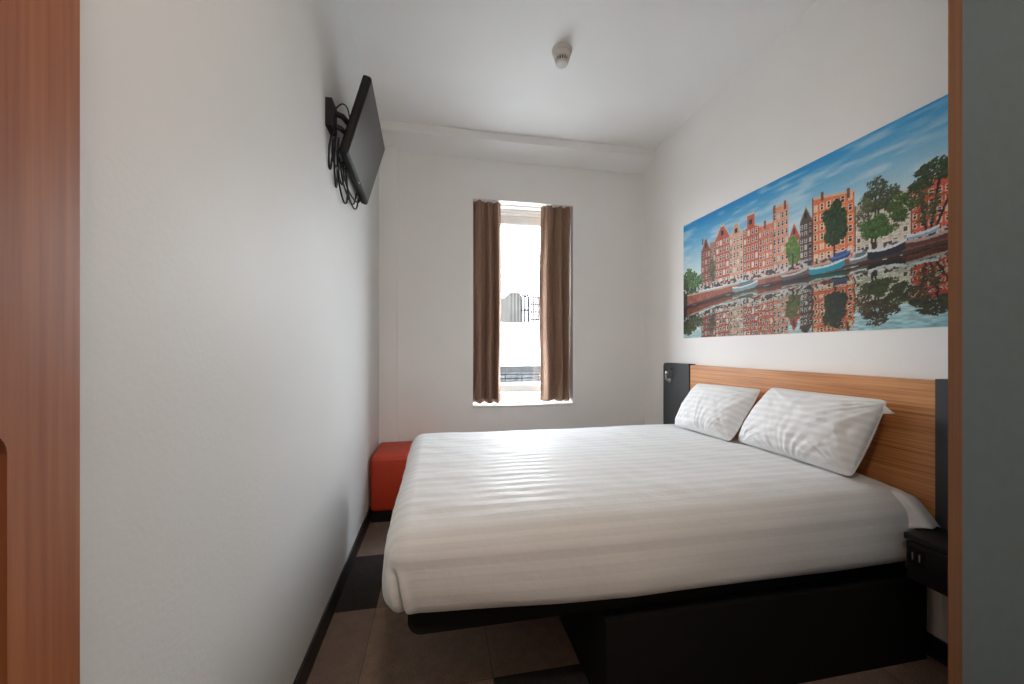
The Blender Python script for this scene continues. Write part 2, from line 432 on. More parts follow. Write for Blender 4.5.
# striped cover tucked round the mattress
NX, NY, NZ = 220, 110, 30
DX1 = 1.842
bm = bmesh.new(); vd = {}
uvd = {}
def cover(i, j, k_):
    key = (i, j, k_)
    if key in vd: return vd[key]
    tx_ = (i / NX) ** 1.6
    p = Vector((BX0 + (DX1 + 0.2 - BX0) * tx_, BY0 + (BY1 - BY0) * j / NY, BZ0 + (BZ1 - BZ0) * k_ / NZ))
    if p.x > DX1: p.x = DX1
    lo, hi = (BX0, BY0, BZ0), (DX1 + 0.4, BY1, BZ1)
    q = rounded(p, lo, hi, 0.078)
    # outward direction for wrinkles
    c = Vector((min(max(q.x, BX0 + 0.16), 3), min(max(q.y, BY0 + 0.16), BY1 - 0.16), min(q.z, BZ1 - 0.16)))
    nrm = (q - c).normalized() if (q - c).length > 1e-6 else Vector((0, 0, 1))
    top = max(0, nrm.z)
    side = 1 - top
    hgt = (q.z - BZ0) / (BZ1 - BZ0)
    w = 0.0
    w += 0.006 * noise.noise(Vector((q.x * 1.6, q.y * 2.4, q.z * 2 + 4)))
    w += 0.0035 * noise.noise(Vector((q.x * 4, q.y * 9, q.z * 11)))
    # tension folds running along the sides, sagging hem
    w += side * 0.0012 * noise.noise(Vector((q.x * 3.5 + q.z * 6, q.y * 3, q.z * 14)))
    w += side * 0.014 * math.sin(PI * min(1, max(0, hgt)))
    foot = math.exp(-((q.x - BX0) / 0.35) ** 2)
    w += top * foot * 0.0045 * noise.noise(Vector((q.x * 7 + 3, q.y * 16, 1)))
    w += top * 0.0025 * noise.noise(Vector((q.x * 9 + q.y * 5, q.y * 8 - q.x * 4, 6)))
    q = q + nrm * w
    near = math.exp(-((q.y - BY0) / 0.13) ** 2)
    q.z -= 0.030 * near * min(1, hgt * 1.2)
    low = max(0, 1 - hgt) * math.exp(-(max(0, q.y - BY0) / 0.06) ** 2)
    run = min(1, max(0, (q.x + 0.12) / 0.75))
    q.y += low * (0.018 - 0.058 * run)
    q.z -= low * 0.012 * run
    # the tuck at the near corner of the foot: a deep crease with the flap bulging beside it
    if q.y < BY0 + 0.10 and q.x < 0.05:
        xc = BX0 + 0.034 + 0.030 * (0.55 - q.z) / 0.15
        dd = q.x - xc
        f = min(1, max(0, (0.575 - q.z) / 0.05)) * min(1, max(0, (q.z - BZ0 - 0.004) / 0.03)) * min(1, max(0, (BY0 + 0.10 - q.y) / 0.03))
        q -= nrm * f * (0.036 * math.exp(-(dd / 0.0075) ** 2) - 0.010 * math.exp(-((dd - 0.022) / 0.014) ** 2) - 0.006 * math.exp(-((dd + 0.02) / 0.012) ** 2))
    v = bm.verts.new(q); vd[key] = v
    # cloth coordinates: length along the bed, unrolled distance across it
    s_ = BY0 + (BY1 - BY0) * j / NY
    if j == 0: s_ = BY0 - (BZ1 - BZ0) * (1 - k_ / NZ)
    elif j == NY: s_ = BY1 + (BZ1 - BZ0) * (1 - k_ / NZ)
    uvd[v] = (q.x, s_)
    return v
for i in range(NX):
    if BX0 + (DX1 + 0.2 - BX0) * ((i) / NX) ** 1.6 >= DX1: continue
    for j in range(NY): bm.faces.new((cover(i, j, NZ), cover(i + 1, j, NZ), cover(i + 1, j + 1, NZ), cover(i, j + 1, NZ)))
    for k_ in range(NZ):
        bm.faces.new((cover(i, 0, k_), cover(i + 1, 0, k_), cover(i + 1, 0, k_ + 1), cover(i, 0, k_ + 1)))
        bm.faces.new((cover(i, NY, k_), cover(i, NY, k_ + 1), cover(i + 1, NY, k_ + 1), cover(i + 1, NY, k_)))
for j in range(NY):
    for k_ in range(NZ):
        bm.faces.new((cover(0, j, k_), cover(0, j, k_ + 1), cover(0, j + 1, k_ + 1), cover(0, j + 1, k_)))
uvl = bm.loops.layers.uv.new('UVMap')
for f in bm.faces:
    for lp in f.loops: lp[uvl].uv = uvd[lp.vert]
o = obj('bed_cover', bm, M['sheet'], smooth=True)
s = o.modifiers.new('thick', 'SOLIDIFY'); s.thickness = 0.008; s.offset = -1
tag(o, 'white striped cotton bed cover tucked around the mattress', 'bed cover')

# ------------------------------------------------------------------ pillows
def pillow(name, label, bl, br, tl, tr, thick, seed, flap=False):
    """four corners of the pillow's mid-plane; u runs along the bed's width, v up the pillow"""
    bl, br, tl, tr = map(Vector, (bl, br, tl, tr))
    U = (br - bl).normalized(); V = ((tl - bl) + (tr - br)).normalized(); N = V.cross(U).normalized()
    if N.x > 0: N = -N
    n = 110
    bm = bmesh.new(); uvl = bm.loops.layers.uv.new('UVMap'); uvs = {}; faces = []
    sides = []
    for sgn in (1, -1):
        g = []
        for i in range(n + 1):
            row = []
            for j in range(n + 1):
                a, b = 2 * i / n - 1, 2 * j / n - 1
                if sgn < 0 and (i in (0, n) or j in (0, n)):
                    row.append(sides[0][i][j]); continue
                # corners rounded off, sides filled out
                mm = max(abs(a), abs(b)); sc_ = mm / max(1e-9, (abs(a) ** 24 + abs(b) ** 24) ** (1 / 24)) if mm > 0 else 1
                a0_, b0_ = a, b; a, b = a * sc_, b * sc_
                aa = a * (1 + 0.022 * (1 - b * b)); bb = b * (1 - 0.012 * (1 - a * a)); a, b = a0_, b0_
                u, v = (aa + 1) / 2, (bb + 1) / 2
                p = bl * (1 - u) * (1 - v) + br * u * (1 - v) + tl * (1 - u) * v + tr * u * v
                prof = ((1 - abs(a) ** 2.6) ** 0.55) * ((1 - abs(b) ** 2.6) ** 0.55)
                low = 1 + 0.28 * (0.5 - v)                       # filling sinks to the bottom
                h = thick * 0.5 * prof * low
                if sgn > 0:
                    wr = 0.0
                    # creases fanning out from the lower edge and the corners
                    for cx, cy, sc, am in ((-0.95, -1.1, 10, 0.018), (0.1, -1.5, 17, 0.020), (1.1, 1.0, 9, 0.014), (-1.1, 1.1, 10, 0.012), (1.0, -1.1, 10, 0.010)):
                        ang = math.atan2(b - cy, a - cx); d = math.hypot(a - cx, b - cy)
                        wr += am * noise.noise(Vector((ang * sc * 0.8, d * 0.45, seed + cx))) * math.exp(-d / 0.9)
                    wr += 0.007 * noise.noise(Vector((a * 2.2 + seed, b * 2.6, 1.5)))
                    wr += 0.003 * noise.noise(Vector((a * 7 + seed, b * 4, 9.5)))
                    h += wr * min(1, prof * 1.6)
                else: h *= 0.75
                hem = 0.005 * noise.noise(Vector((a * 6, b * 6, seed))) if prof < 0.02 else 0
                q = p + N * sgn * h + V * hem
                vtx = bm.verts.new(q); uvs[vtx] = ((u) * (br - bl).length, v * (tl - bl).length); row.append(vtx)
            g.append(row)
        sides.append(g)
        for i in range(n):
            for j in range(n):
                bm.faces.new((g[i][j], g[i + 1][j], g[i + 1][j + 1], g[i][j + 1]))
    for f in bm.faces:
        for lp in f.loops: lp[uvl].uv = uvs[lp.vert]
    c = (bl + br) / 2
    root = thing(name, label, 'pillow', c, 'striped pillows against the headboard')
    obj('pillow_body', bm, M['pillow'], root, smooth=True)
    # sewn hem of the pillow case
    bm = bmesh.new()
    pts = []
    for q in range(120):
        t = q / 30; sd_ = int(t); e = 2 * (t - sd_) - 1
        a, b = ((e, -1), (1, e), (-e, 1), (-1, -e))[sd_]
        sc_ = 1 / (abs(a) ** 24 + abs(b) ** 24) ** (1 / 24); a *= sc_; b *= sc_
        u, v = (a * (1 + 0.022 * (1 - b * b)) + 1) / 2, (b * (1 - 0.012 * (1 - a * a)) + 1) / 2
        pts.append(bl * (1 - u) * (1 - v) + br * u * (1 - v) + tl * (1 - u) * v + tr * u * v)
    pts.append(pts[0].copy())
    tube(bm, pts, 0.0022, 8, cap=False)
    obj('seam', bm, M['undersheet'], root, smooth=True)
    if flap:
        bm = bmesh.new(); uvl = bm.loops.layers.uv.new('UVMap')
        g = []
        for i in range(9):
            t = i / 8; row = []
            for j in range(5):
                w = j / 4
                base_ = tr - V * (0.012 + 0.055 * t) - U * 0.012
                tip = tr + U * 0.042 - V * 0.050 - N * 0.012
                p = base_.lerp(tip, w * 0.97) + N * (0.008 * math.sin(w * PI) * (1 - t))
                row.append(bm.verts.new(p))
            g.append(row)
        for i in range(8):
            for j in range(4): bm.faces.new((g[i][j], g[i + 1][j], g[i + 1][j + 1], g[i][j + 1]))
        o = obj('case_flap', bm, M['undersheet'], root, smooth=True)
        s = o.modifiers.new('thick', 'SOLIDIFY'); s.thickness = 0.003
    return root
pillow('pillow', 'plump white striped pillow nearer the nightstand, its case corner sticking out',
       (1.735, 1.985, 0.706), (1.732, 1.340, 0.703), (1.868, 1.880, 1.030), (1.868, 1.300, 1.032), 0.205, 3.0, True)
pillow('pillow', 'white striped pillow nearer the window, beside the charcoal headboard panel',
       (1.655, 2.480, 0.708), (1.69, 1.985, 0.706), (1.868, 2.520, 0.998), (1.868, 1.950, 1.012), 0.185, 9.0)

# ------------------------------------------------------------------ headboard
hb = thing('headboard', 'wide wooden headboard with dark side panels fixed to the right wall', 'headboard', (XR, 1.93, 0.4))
bm = bmesh.new(); box(bm, 1.93, XR - 0.001, 1.176, 2.687, 0.40, 1.125, 0.003)
obj('wood_panel', bm, M['headboard'], hb)
for y0, y1, cn in ((2.689, 3.035, (0, 0, 1, 1)), (0.84, 1.174, (0, 0, 1, 1))):
    bm = bmesh.new()
    far = y0 > 2
    prism(bm, rrect(y0, y1, 0.40, 1.132, 0.03, 6, (1, 0, 0, 0) if far else (0, 1, 0, 0)), 'x', 1.922, XR - 0.001)
    p = sharp_smooth(obj('side_panel', bm, M['charcoal'], hb)); p['label'] = 'dark charcoal side panel'
    if far:
        bm = bmesh.new(); yy, zz = 2.930, 1.02
        tube(bm, [(1.921, yy + 0.01, zz - 0.035), (1.900, yy + 0.008, zz - 0.036), (1.885, yy + 0.004, zz - 0.022), (1.880, yy - 0.004, zz + 0.004), (1.878, yy - 0.012, zz + 0.022)], 0.008, 12)
        tube(bm, [(1.879, yy - 0.008, zz + 0.012), (1.876, yy - 0.018, zz + 0.045)], 0.0125, 14)
        tube(bm, [(1.9215, yy + 0.01, zz - 0.035), (1.914, yy + 0.01, zz - 0.035)], 0.018, 20)
        lt = obj('reading_light', bm, M['chrome'], p, smooth=True); lt['label'] = 'small silver reading light'
        bm = bmesh.new(); tube(bm, [(1.9225, 2.915, 1.085), (1.918, 2.915, 1.085)], 0.012, 16)
        obj('switch', bm, M['black'], p)

ns = thing('nightstand', 'black box nightstand hung below the headboard panel', 'nightstand', (XR, 0.9, 0.29))
bm = bmesh.new(); box(bm, 1.735, 1.92, 0.66, 1.155, 0.534, 0.556, 0.003)
obj('top', bm, M['black'], ns)
bm = bmesh.new(); box(bm, 1.745, 1.92, 0.67, 1.140, 0.392, 0.533, 0.003)
obj('carcass', bm, M['base_black'], ns)
bm = bmesh.new(); box(bm, 1.735, 1.744, 0.665, 1.146, 0.390, 0.531, 0.002)
fr = obj('front_panel', bm, M['black'], ns)
bm = bmesh.new(); box(bm, 1.7315, 1.735, 1.088, 1.138, 0.452, 0.512, 0.001)
sk = obj('socket', bm, M['base_black'], fr)
bm = bmesh.new()
for yy in (1.124, 1.103): box(bm, 1.7300, 1.7325, yy - 0.002, yy + 0.002, 0.468, 0.496, 0.0008)
obj('slot', bm, M['chrome'], fr)

# ------------------------------------------------------------------ bench
be = thing('bench', 'orange-red leatherette bench in the corner beneath the window wall', 'bench', (-0.2, 3.17, 0))
bm = bmesh.new(); box(bm, XL + 0.012, 0.06, 2.90, 3.40, 0.072, 0.468, 0.030, 5)
sharp_smooth(obj('upholstery', bm, M['bench'], be), 50)
bm = bmesh.new()
def loop_tube(bm, z, r, i=0.006):
    x0, x1, y0, y1 = XL + 0.012 + i, 0.06 - i, 2.90 + i, 3.40 - i
    pts = [(u, v, z) for u, v in rrect(x0, x1, y0, y1, 0.026, 6)]
    tube(bm, pts + [pts[0]], r, 6, cap=False)
loop_tube(bm, 0.450, 0.0025)
obj('piping', bm, M['bench'], be, smooth=True)
obj('base', boxes((XL + 0.020, 0.05, 2.91, 3.39, 0.0, 0.072)), M['black'], be)

# ------------------------------------------------------------------ television
tv = thing('wall_mounted_television', 'black flat television tilted down on the long white wall', 'television', (XL, 1.9, 2.37))
# local frame: a along the wall, b up the screen, c out of the screen
org = Vector((-0.424, 1.935, 2.170))
a = Vector((-0.026, 0.685, 0.006)).normalized()
b = Vector((0.113, 0.004, 0.382)); b = (b - a * b.dot(a)).normalized()
c = b.cross(a).normalized()
if c.x < 0: c = -c
TW, TH = 0.690, 0.400
FR = Matrix((a, b, c)).transposed().to_4x4(); FR.translation = org
def tvbox(bm, a0, a1, b0, b1, c0, c1, bev=0.0, seg=3):
    t = bmesh.new(); box(t, a0, a1, b0, b1, c0, c1, bev, seg)
    t.transform(FR); me = bpy.data.meshes.new('tmp'); t.to_mesh(me); t.free(); bm.from_mesh(me); bpy.data.meshes.remove(me)
def tvpt(u, v, w): return FR @ Vector((u, v, w))
bm = bmesh.new(); tvbox(bm, 0, TW, 0, TH, -0.042, 0.0, 0.012)
case = sharp_smooth(obj('case', bm, M['tv'], tv))
bm = bmesh.new(); tvbox(bm, 0.10, TW - 0.10, 0.15, TH - 0.04, -0.064, -0.040, 0.010)
obj('back_cover', bm, M['tv'], tv)
bm = bmesh.new(); tvbox(bm, 0.012, TW - 0.012, 0.020, TH - 0.012, 0.0, 0.0012)
obj('screen', bm, M['screen'], tv)
bm = bmesh.new(); tvbox(bm, TW * 0.5 - 0.008, TW * 0.5 + 0.008, 0.006, 0.011, 0.0, 0.0015)
obj('indicator', bm, M['led'], case)
bk = obj('wall_bracket', boxes((XL, XL + 0.028, 1.835, 1.925, 2.245, 2.37)), M['tv'], tv)
bm = bmesh.new()
tube(bm, [(XL + 0.028, 1.885, 2.33), (XL + 0.055, 1.915, 2.335), (-0.418, 2.03, 2.345), (-0.418, 2.10, 2.345)], 0.013, 10)
tube(bm, [(XL + 0.03, 1.880, 2.27), (XL + 0.045, 1.93, 2.285), (-0.432, 2.06, 2.31)], 0.012, 10)
obj('arm', bm, M['tv'], bk, smooth=True)
# leads dangling behind the lower edge
def lead(pts, r=0.0045):
    P = [Vector(p) for p in pts]; out = []
    for q in range(len(P) - 1):
        p0, p1, p2, p3 = P[max(q - 1, 0)], P[q], P[q + 1], P[min(q + 2, len(P) - 1)]
        for t in [i / 8 for i in range(8)]:
            out.append(0.5 * ((2 * p1) + (p2 - p0) * t + (2 * p0 - 5 * p1 + 4 * p2 - p3) * t * t + (3 * p1 - p0 - 3 * p2 + p3) * t ** 3))
    out.append(P[-1])
    bm = bmesh.new(); tube(bm, out, r, 8)
    obj('cable', bm, M['tv'], tv, smooth=True)
w = XL + 0.006
lead([(w + 0.02, 1.87, 2.25), (w + 0.006, 1.86, 2.17), (w + 0.002, 1.865, 2.085), (w + 0.004, 1.885, 2.075), (w + 0.006, 1.90, 2.13), (w + 0.012, 1.93, 2.20)])
lead([(w + 0.02, 1.91, 2.25), (w + 0.010, 1.925, 2.14), (w + 0.006, 1.96, 2.04), (w + 0.006, 1.985, 2.035), (w + 0.008, 1.985, 2.09), (w + 0.014, 1.965, 2.18)])
lead([(w + 0.016, 1.95, 2.19), (w + 0.008, 2.02, 2.07), (w + 0.006, 2.12, 2.015), (w + 0.006, 2.19, 2.035), (w + 0.008, 2.20, 2.09), (w + 0.014, 2.15, 2.16)])
lead([(w + 0.014, 2.00, 2.185), (w + 0.010, 2.10, 2.10), (w + 0.010, 2.24, 2.065), (w + 0.008, 2.36, 2.09), (w + 0.014, 2.40, 2.165)])
lead([(w + 0.014, 2.05, 2.185), (w + 0.010, 2.16, 2.12), (w + 0.008, 2.30, 2.11), (w + 0.010, 2.46, 2.135), (w + 0.012, 2.52, 2.175)])
lead([(w + 0.03, 1.92, 2.24), (w + 0.02, 1.95, 2.16), (w + 0.012, 2.00, 2.10), (w + 0.012, 2.06, 2.075), (w + 0.014, 2.09, 2.12), (w + 0.02, 2.06, 2.18)])
lead([(w + 0.02, 2.10, 2.18), (w + 0.012, 2.20, 2.09), (w + 0.010, 2.32, 2.06), (w + 0.010, 2.42, 2.085), (w + 0.014, 2.46, 2.16)])
lead([(w + 0.012, 1.90, 2.22), (w + 0.008, 1.90, 2.15), (w + 0.010, 1.95, 2.115), (w + 0.014, 2.02, 2.14), (w + 0.02, 2.06, 2.19)])
# arm cable arching out of the bracket
lead([(XL + 0.028, 1.90, 2.36), (XL + 0.05, 1.925, 2.40), (XL + 0.065, 1.96, 2.405), (XL + 0.07, 2.0, 2.37)], 0.003)

# ------------------------------------------------------------------ smoke detector
cx, cy = 0.755, 2.288
sd = thing('smoke_detector', 'round pale smoke detector on the white ceiling', 'smoke detector', (cx, cy, ZC))
bm = bmesh.new(); lathe(bm, [(0.062, ZC - 0.0005), (0.062, ZC - 0.010), (0.059, ZC - 0.020), (0.052, ZC - 0.022)], (cx, cy))
sharp_smooth(obj('base', bm, M['detector'], sd))
bm = bmesh.new(); lathe(bm, [(0.052, ZC - 0.022), (0.052, ZC - 0.040), (0.049, ZC - 0.052), (0.044, ZC - 0.056)], (cx, cy))
sharp_smooth(obj('body', bm, M['detector'], sd))
bm = bmesh.new(); lathe(bm, [(0.037, ZC - 0.056), (0.035, ZC - 0.078)], (cx, cy))
chamber = obj('sensor_chamber', bm, M['detector_dark'], sd)
bm = bmesh.new()
for q in range(16):
    t = 2 * PI * q / 16; r0, r1 = 0.0405, 0.0385
    tube(bm, [(cx + r0 * math.cos(t), cy + r0 * math.sin(t), ZC - 0.055), (cx + r1 * math.cos(t), cy + r1 * math.sin(t), ZC - 0.079)], 0.0032, 6)
obj('vent_fins', bm, M['detector'], sd)
bm = bmesh.new(); lathe(bm, [(0.040, ZC - 0.078), (0.040, ZC - 0.083), (0.034, ZC - 0.091), (0.018, ZC - 0.095), (0.006, ZC - 0.096)], (cx, cy))
sharp_smooth(obj('cap', bm, M['detector'], sd))

# ------------------------------------------------------------------ mural: a printed canal view
def paint():
    W_, H_ = 1.90, 0.917
    ns_, nt_ = 640, 309
    s1 = np.linspace(0, W_, ns_); t1 = np.linspace(0, H_, nt_)
    Sx, T = np.meshgrid(s1, t1)
    img = np.zeros((nt_, ns_, 3))
    def vnoise(fx, fy, seed):
        r = np.random.default_rng(seed); g = r.random((80, 160))
        X = Sx * fx + 3; Y = T * fy + 3
        xi = np.floor(X).astype(int); yi = np.floor(Y).astype(int); fx_ = X - xi; fy_ = Y - yi
        fx_ = fx_ * fx_ * (3 - 2 * fx_); fy_ = fy_ * fy_ * (3 - 2 * fy_)
        xi %= 159; yi %= 79
        return (g[yi, xi] * (1 - fx_) * (1 - fy_) + g[yi, xi + 1] * fx_ * (1 - fy_) + g[yi + 1, xi] * (1 - fx_) * fy_ + g[yi + 1, xi + 1] * fx_ * fy_)
    A = lambda *c_: np.array(c_, float)
    def lerp(a_, b_, f): return a_ + (b_ - a_) * np.clip(f, 0, 1)[..., None]
    # sky: deep blue above, paler to the right and towards the roofs, streaked with thin cloud
    fade = np.clip((H_ - T) / 0.36 + 0.10 * (Sx - 0.8), 0, 1)
    sky = lerp(A(30, 134, 200), A(196, 220, 226), fade ** 0.85)
    cl = 0.6 * vnoise(5, 26, 1) + 0.4 * vnoise(14, 60, 2)
    cl = np.clip((cl - 0.46) * 3.0, 0, 1)
    img[:] = lerp(sky, A(218, 228, 232), cl * 0.55)
    grain = rng.random((nt_, ns_))
    def put(mask, col, f=1.0):
        img[mask] = img[mask] * (1 - f) + np.asarray(col) * f
    def facade(a0, a1, b0, b1, wall, cols, rows, top='flat', frame=(238, 224, 210), glass=(44, 42, 44), ground=(205, 190, 178), win=(0.46, 0.60), h1=None):
        u = (Sx - a0) / (a1 - a0); tp = b1 + ((h1 if h1 else b1) - b1) * u
        c_ = np.abs(u - 0.5)
        if top == 'step': tp = tp - np.floor(np.clip(c_ - 0.08, 0, 1) / 0.085) * 0.018
        if top == 'bell': tp = tp - 0.085 * np.clip((c_ - 0.12) / 0.38, 0, 1) ** 0.6
        if top == 'neck': tp = tp - np.where(c_ > 0.24, 0.075 + 0.06 * (c_ - 0.24), 0)
        if top == 'gable': tp = tp - 0.16 * c_
        m_ = (u >= 0) & (u <= 1) & (T >= b0) & (T <= tp)
        shade_ = 0.86 + 0.28 * grain + 0.12 * (vnoise(60, 40, int(a0 * 1000)) - 0.5)
        wall = np.asarray(wall, float) * 0.84 + np.array([222, 190, 172]) * 0.16
        wc = np.asarray(wall)[None, None] * shade_[..., None]
        img[m_] = wc[m_]
        body = b1 - 0.03 if top in ('flat',) else b1 - 0.085
        cu = (u * cols) % 1 - 0.5
        vv = (T - b0 - 0.01) / (body - b0 - 0.02) * rows; cv = vv % 1 - 0.5
        inb = m_ & (vv > 0) & (vv < rows) & (u > 0.03) & (u < 0.97)
        put(inb & (np.abs(cu) < win[0] / 2 + 0.07) & (np.abs(cv) < win[1] / 2 + 0.03), frame)
        gm = inb & (np.abs(cu) < win[0] / 2 - 0.03) & (np.abs(cv) < win[1] / 2 - 0.02)
        put(gm, glass)
        bright = np.floor(u * cols) * 13 + np.floor(vv) * 7 + int(a0 * 100)
        put(gm & ((bright % 5) < 0.9), np.array(frame) * 0.9)
        put(gm & (np.abs(cv - 0.05) < 0.035), frame)
        put(m_ & (vv < 0.75) & (np.abs(cu) > 0.32), ground, 0.75)
        put(m_ & (T > tp - 0.012), np.array(frame) * 0.92, 0.85)
        put(m_ & (np.abs(u) < 0.025), np.array(wall) * 0.45)
        if top in ('neck', 'bell', 'step', 'gable'):
            put(m_ & (c_ < 0.10) & (np.abs(T - (b1 - 0.055)) < 0.016), glass)
    B0 = 0.362
    facade(0.215, 0.318, B0, 0.742, (122, 48, 40), 3, 5, 'bell', (196, 170, 156))
    facade(0.318, 0.372, B0, 0.700, (150, 96, 84), 2, 5, 'flat', (205, 185, 172))
    facade(0.372, 0.505, B0, 0.788, (172, 74, 56), 4, 6, 'step')
    facade(0.505, 0.628, B0, 0.765, (204, 152, 130), 4, 6, 'bell', (232, 216, 200))
    facade(0.628, 0.752, B0, 0.785, (180, 72, 46), 4, 6, 'neck')
    facade(0.752, 0.857, B0, 0.682, (196, 102, 76), 4, 6, 'flat', (236, 220, 204))
    facade(0.857, 0.963, B0, 0.760, (206, 136, 110), 4, 7, 'flat', (220, 205, 190))
    facade(0.963, 1.032, B0, 0.630, (176, 66, 44), 2, 4, 'gable')
    facade(1.032, 1.105, B0, 0.695, (56, 44, 42), 3, 6, 'gable', (206, 196, 186), (30, 30, 32))
    facade(1.105, 1.318, B0, 0.722, (214, 106, 64), 6, 6, 'flat', (238, 206, 172), (70, 46, 38), h1=0.682)
    facade(1.318, 1.545, B0, 0.600, (196, 186, 168), 6, 5, 'flat', (226, 220, 206), (88, 80, 70))
    facade(1.545, 1.680, B0, 0.610, (196, 70, 44), 5, 5, 'flat', (226, 196, 170))
    facade(1.680, 1.900, B0, 0.630, (178, 104, 70), 6, 4, 'flat', (226, 206, 180))
    # roof edges and chimneys
    for a0, tz in ((0.232, 0.75), (0.80, 0.70), (0.868, 0.77), (0.94, 0.772), (1.16, 0.735), (1.29, 0.70), (1.60, 0.635)):
        put((np.abs(Sx - a0) < 0.007) & (T > 0.6) & (T < tz) & (T > tz - 0.05), (120, 74, 60))
    def crown(cx_, cy_, rx, ry, n_, dark, light, dens=1.0, r0=0.008, r1=0.02):
        n_ *= 5; r0 *= 0.45; r1 *= 0.5
        cl_ = [(rng.random() ** 0.5, rng.random() * 2 * PI) for _ in range(26)]
        for _ in range(n_):
            q = rng.random() ** 0.55 ; th_ = rng.random() * 2 * PI
            cq, ct = cl_[int(rng.random() * 26)]
            px = cx_ + rx * (0.86 * cq * math.cos(ct) + 0.34 * q * math.cos(th_)); py = cy_ + ry * (0.86 * cq * math.sin(ct) + 0.30 * q * math.sin(th_))
            rr = r0 + (r1 - r0) * rng.random()
            i0, i1 = np.searchsorted(s1, [px - rr, px + rr]); j0, j1 = np.searchsorted(t1, [py - rr, py + rr])
            if i1 <= i0 or j1 <= j0: continue
            sub = img[j0:j1, i0:i1]
            m_ = ((Sx[j0:j1, i0:i1] - px) ** 2 + (T[j0:j1, i0:i1] - py) ** 2 < rr * rr) & (rng.random(sub.shape[:2]) < dens)
            f = rng.random() * 0.7 + 0.3 * (math.sin(th_) * q + 1) / 2
            sub[m_] = np.array(dark) * (1 - f) + np.array(light) * f
    def trunk(x0, y0, x1_, y1_, w_):
        m_ = (T >= min(y0, y1_)) & (T <= max(y0, y1_))
        xc = x0 + (x1_ - x0) * (T - y0) / (y1_ - y0)
        put(m_ & (np.abs(Sx - xc) < w_), (52, 42, 34))
    dk, lt = (24, 38, 24), (84, 106, 60)
    crown(0.10, 0.44, 0.12, 0.11, 330, (34, 60, 36), (116, 150, 92)); crown(0.02, 0.40, 0.05, 0.07, 90, dk, (70, 100, 60))
    crown(0.34, 0.50, 0.025, 0.10, 60, (60, 60, 44), (110, 110, 80), 0.6)
    crown(0.99, 0.47, 0.040, 0.085, 130, (50, 82, 34), (130, 156, 72)); trunk(0.99, 0.37, 0.99, 0.45, 0.004)
    crown(1.222, 0.555, 0.062, 0.105, 300, (20, 38, 24), (64, 92, 48)); trunk(1.222, 0.37, 1.222, 0.5, 0.005)
    for x0, x2 in ((1.40, 1.37), (1.405, 1.43), (1.41, 1.41)): trunk(x0, 0.37, x2, 0.62, 0.005)
    crown(1.415, 0.615, 0.075, 0.075, 260, (40, 46, 34), (96, 104, 76), 0.62, 0.005, 0.013)
    crown(1.36, 0.53, 0.035, 0.09, 90, (60, 66, 46), (120, 124, 90), 0.5, 0.005, 0.012)
    crown(1.425, 0.47, 0.075, 0.05, 170, (34, 60, 28), (96, 128, 60), 0.9, 0.005, 0.014)
    crown(1.51, 0.53, 0.050, 0.060, 150, (34, 52, 26), (92, 116, 56), 0.7, 0.005, 0.013)
    for x0, x2 in ((1.60, 1.57), (1.61, 1.64), (1.62, 1.70)): trunk(x0, 0.38, x2, 0.60, 0.005)
    crown(1.645, 0.635, 0.085, 0.045, 230, (30, 42, 28), (86, 100, 64), 0.7, 0.005, 0.013)
    crown(1.575, 0.590, 0.040, 0.030, 90, (30, 42, 28), (86, 100, 64), 0.7, 0.005, 0.012)
    crown(1.60, 0.50, 0.05, 0.07, 80, (44, 50, 30), (104, 110, 66), 0.5, 0.005, 0.012)
    crown(1.80, 0.60, 0.10, 0.12, 380, (30, 42, 28), (86, 100, 64), 0.7, 0.006, 0.015)
    # parked cars, bicycles and people along the quay
    st = (T > 0.358) & (T < 0.392)
    spk = vnoise(85, 70, 21)
    put(st & (spk > 0.52), (52, 50, 54), 0.85); put(st & (spk < 0.34), (206, 206, 208), 0.8)
    # quay wall
    tw = np.interp(Sx, [0, 0.45, 0.85, 1.29, 1.5, 1.66, 1.9], [0.245, 0.288, 0.303, 0.310, 0.318, 0.331, 0.345])
    qt = np.interp(Sx, [0, 0.06, 0.5, 1.0, 1.66, 1.9], [0.345, 0.347, 0.352, 0.358, 0.374, 0.38])
    qm = (T > tw) & (T < qt)
    put(qm, (156, 92, 74)); put(qm & (vnoise(70, 60, 5) > 0.55), (128, 72, 60), 0.8)
    put(qm & (Sx > 1.0), (98, 62, 52), 0.6)
    put(qm & (T > qt - 0.012), (196, 176, 160), 0.8)
    put((T < tw + 0.014) & (T > tw), (58, 40, 36), 0.8); put(qm & (Sx < 0.05), (46, 40, 40))
    # boats
    def boat(a0, a1, zb, h, hull, deck, cabin=None):
        u = (Sx - a0) / (a1 - a0); tb = zb + np.interp(u, [0, 1], [0, 0.012])
        sheer = tb + h * (1 + 0.35 * (2 * u - 1) ** 2)
        m_ = (u > 0.0) & (u < 1.0) & (T > tb + 0.012 * np.clip(np.abs(2 * u - 1) - 0.75, 0, 1) * 4) & (T < sheer)
        put(m_, hull); put(m_ & (T > sheer - 0.011), deck)
        if cabin is not None:
            put((u > 0.28) & (u < 0.82) & (T >= sheer - 0.002) & (T < sheer + h * 0.7), cabin)
    boat(0.535, 0.745, 0.292, 0.032, (130, 150, 160), (210, 216, 216), (96, 120, 132))
    boat(0.915, 1.075, 0.308, 0.026, (92, 84, 84), (190, 190, 188))
    boat(1.088, 1.275, 0.304, 0.036, (28, 140, 160), (196, 214, 216))
    boat(1.20, 1.30, 0.352, 0.022, (36, 66, 120), (70, 110, 170), (50, 84, 150))
    boat(1.295, 1.385, 0.320, 0.026, (110, 116, 118), (206, 214, 216), (96, 110, 116))
    boat(1.375, 1.530, 0.322, 0.040, (34, 34, 44), (214, 214, 214))
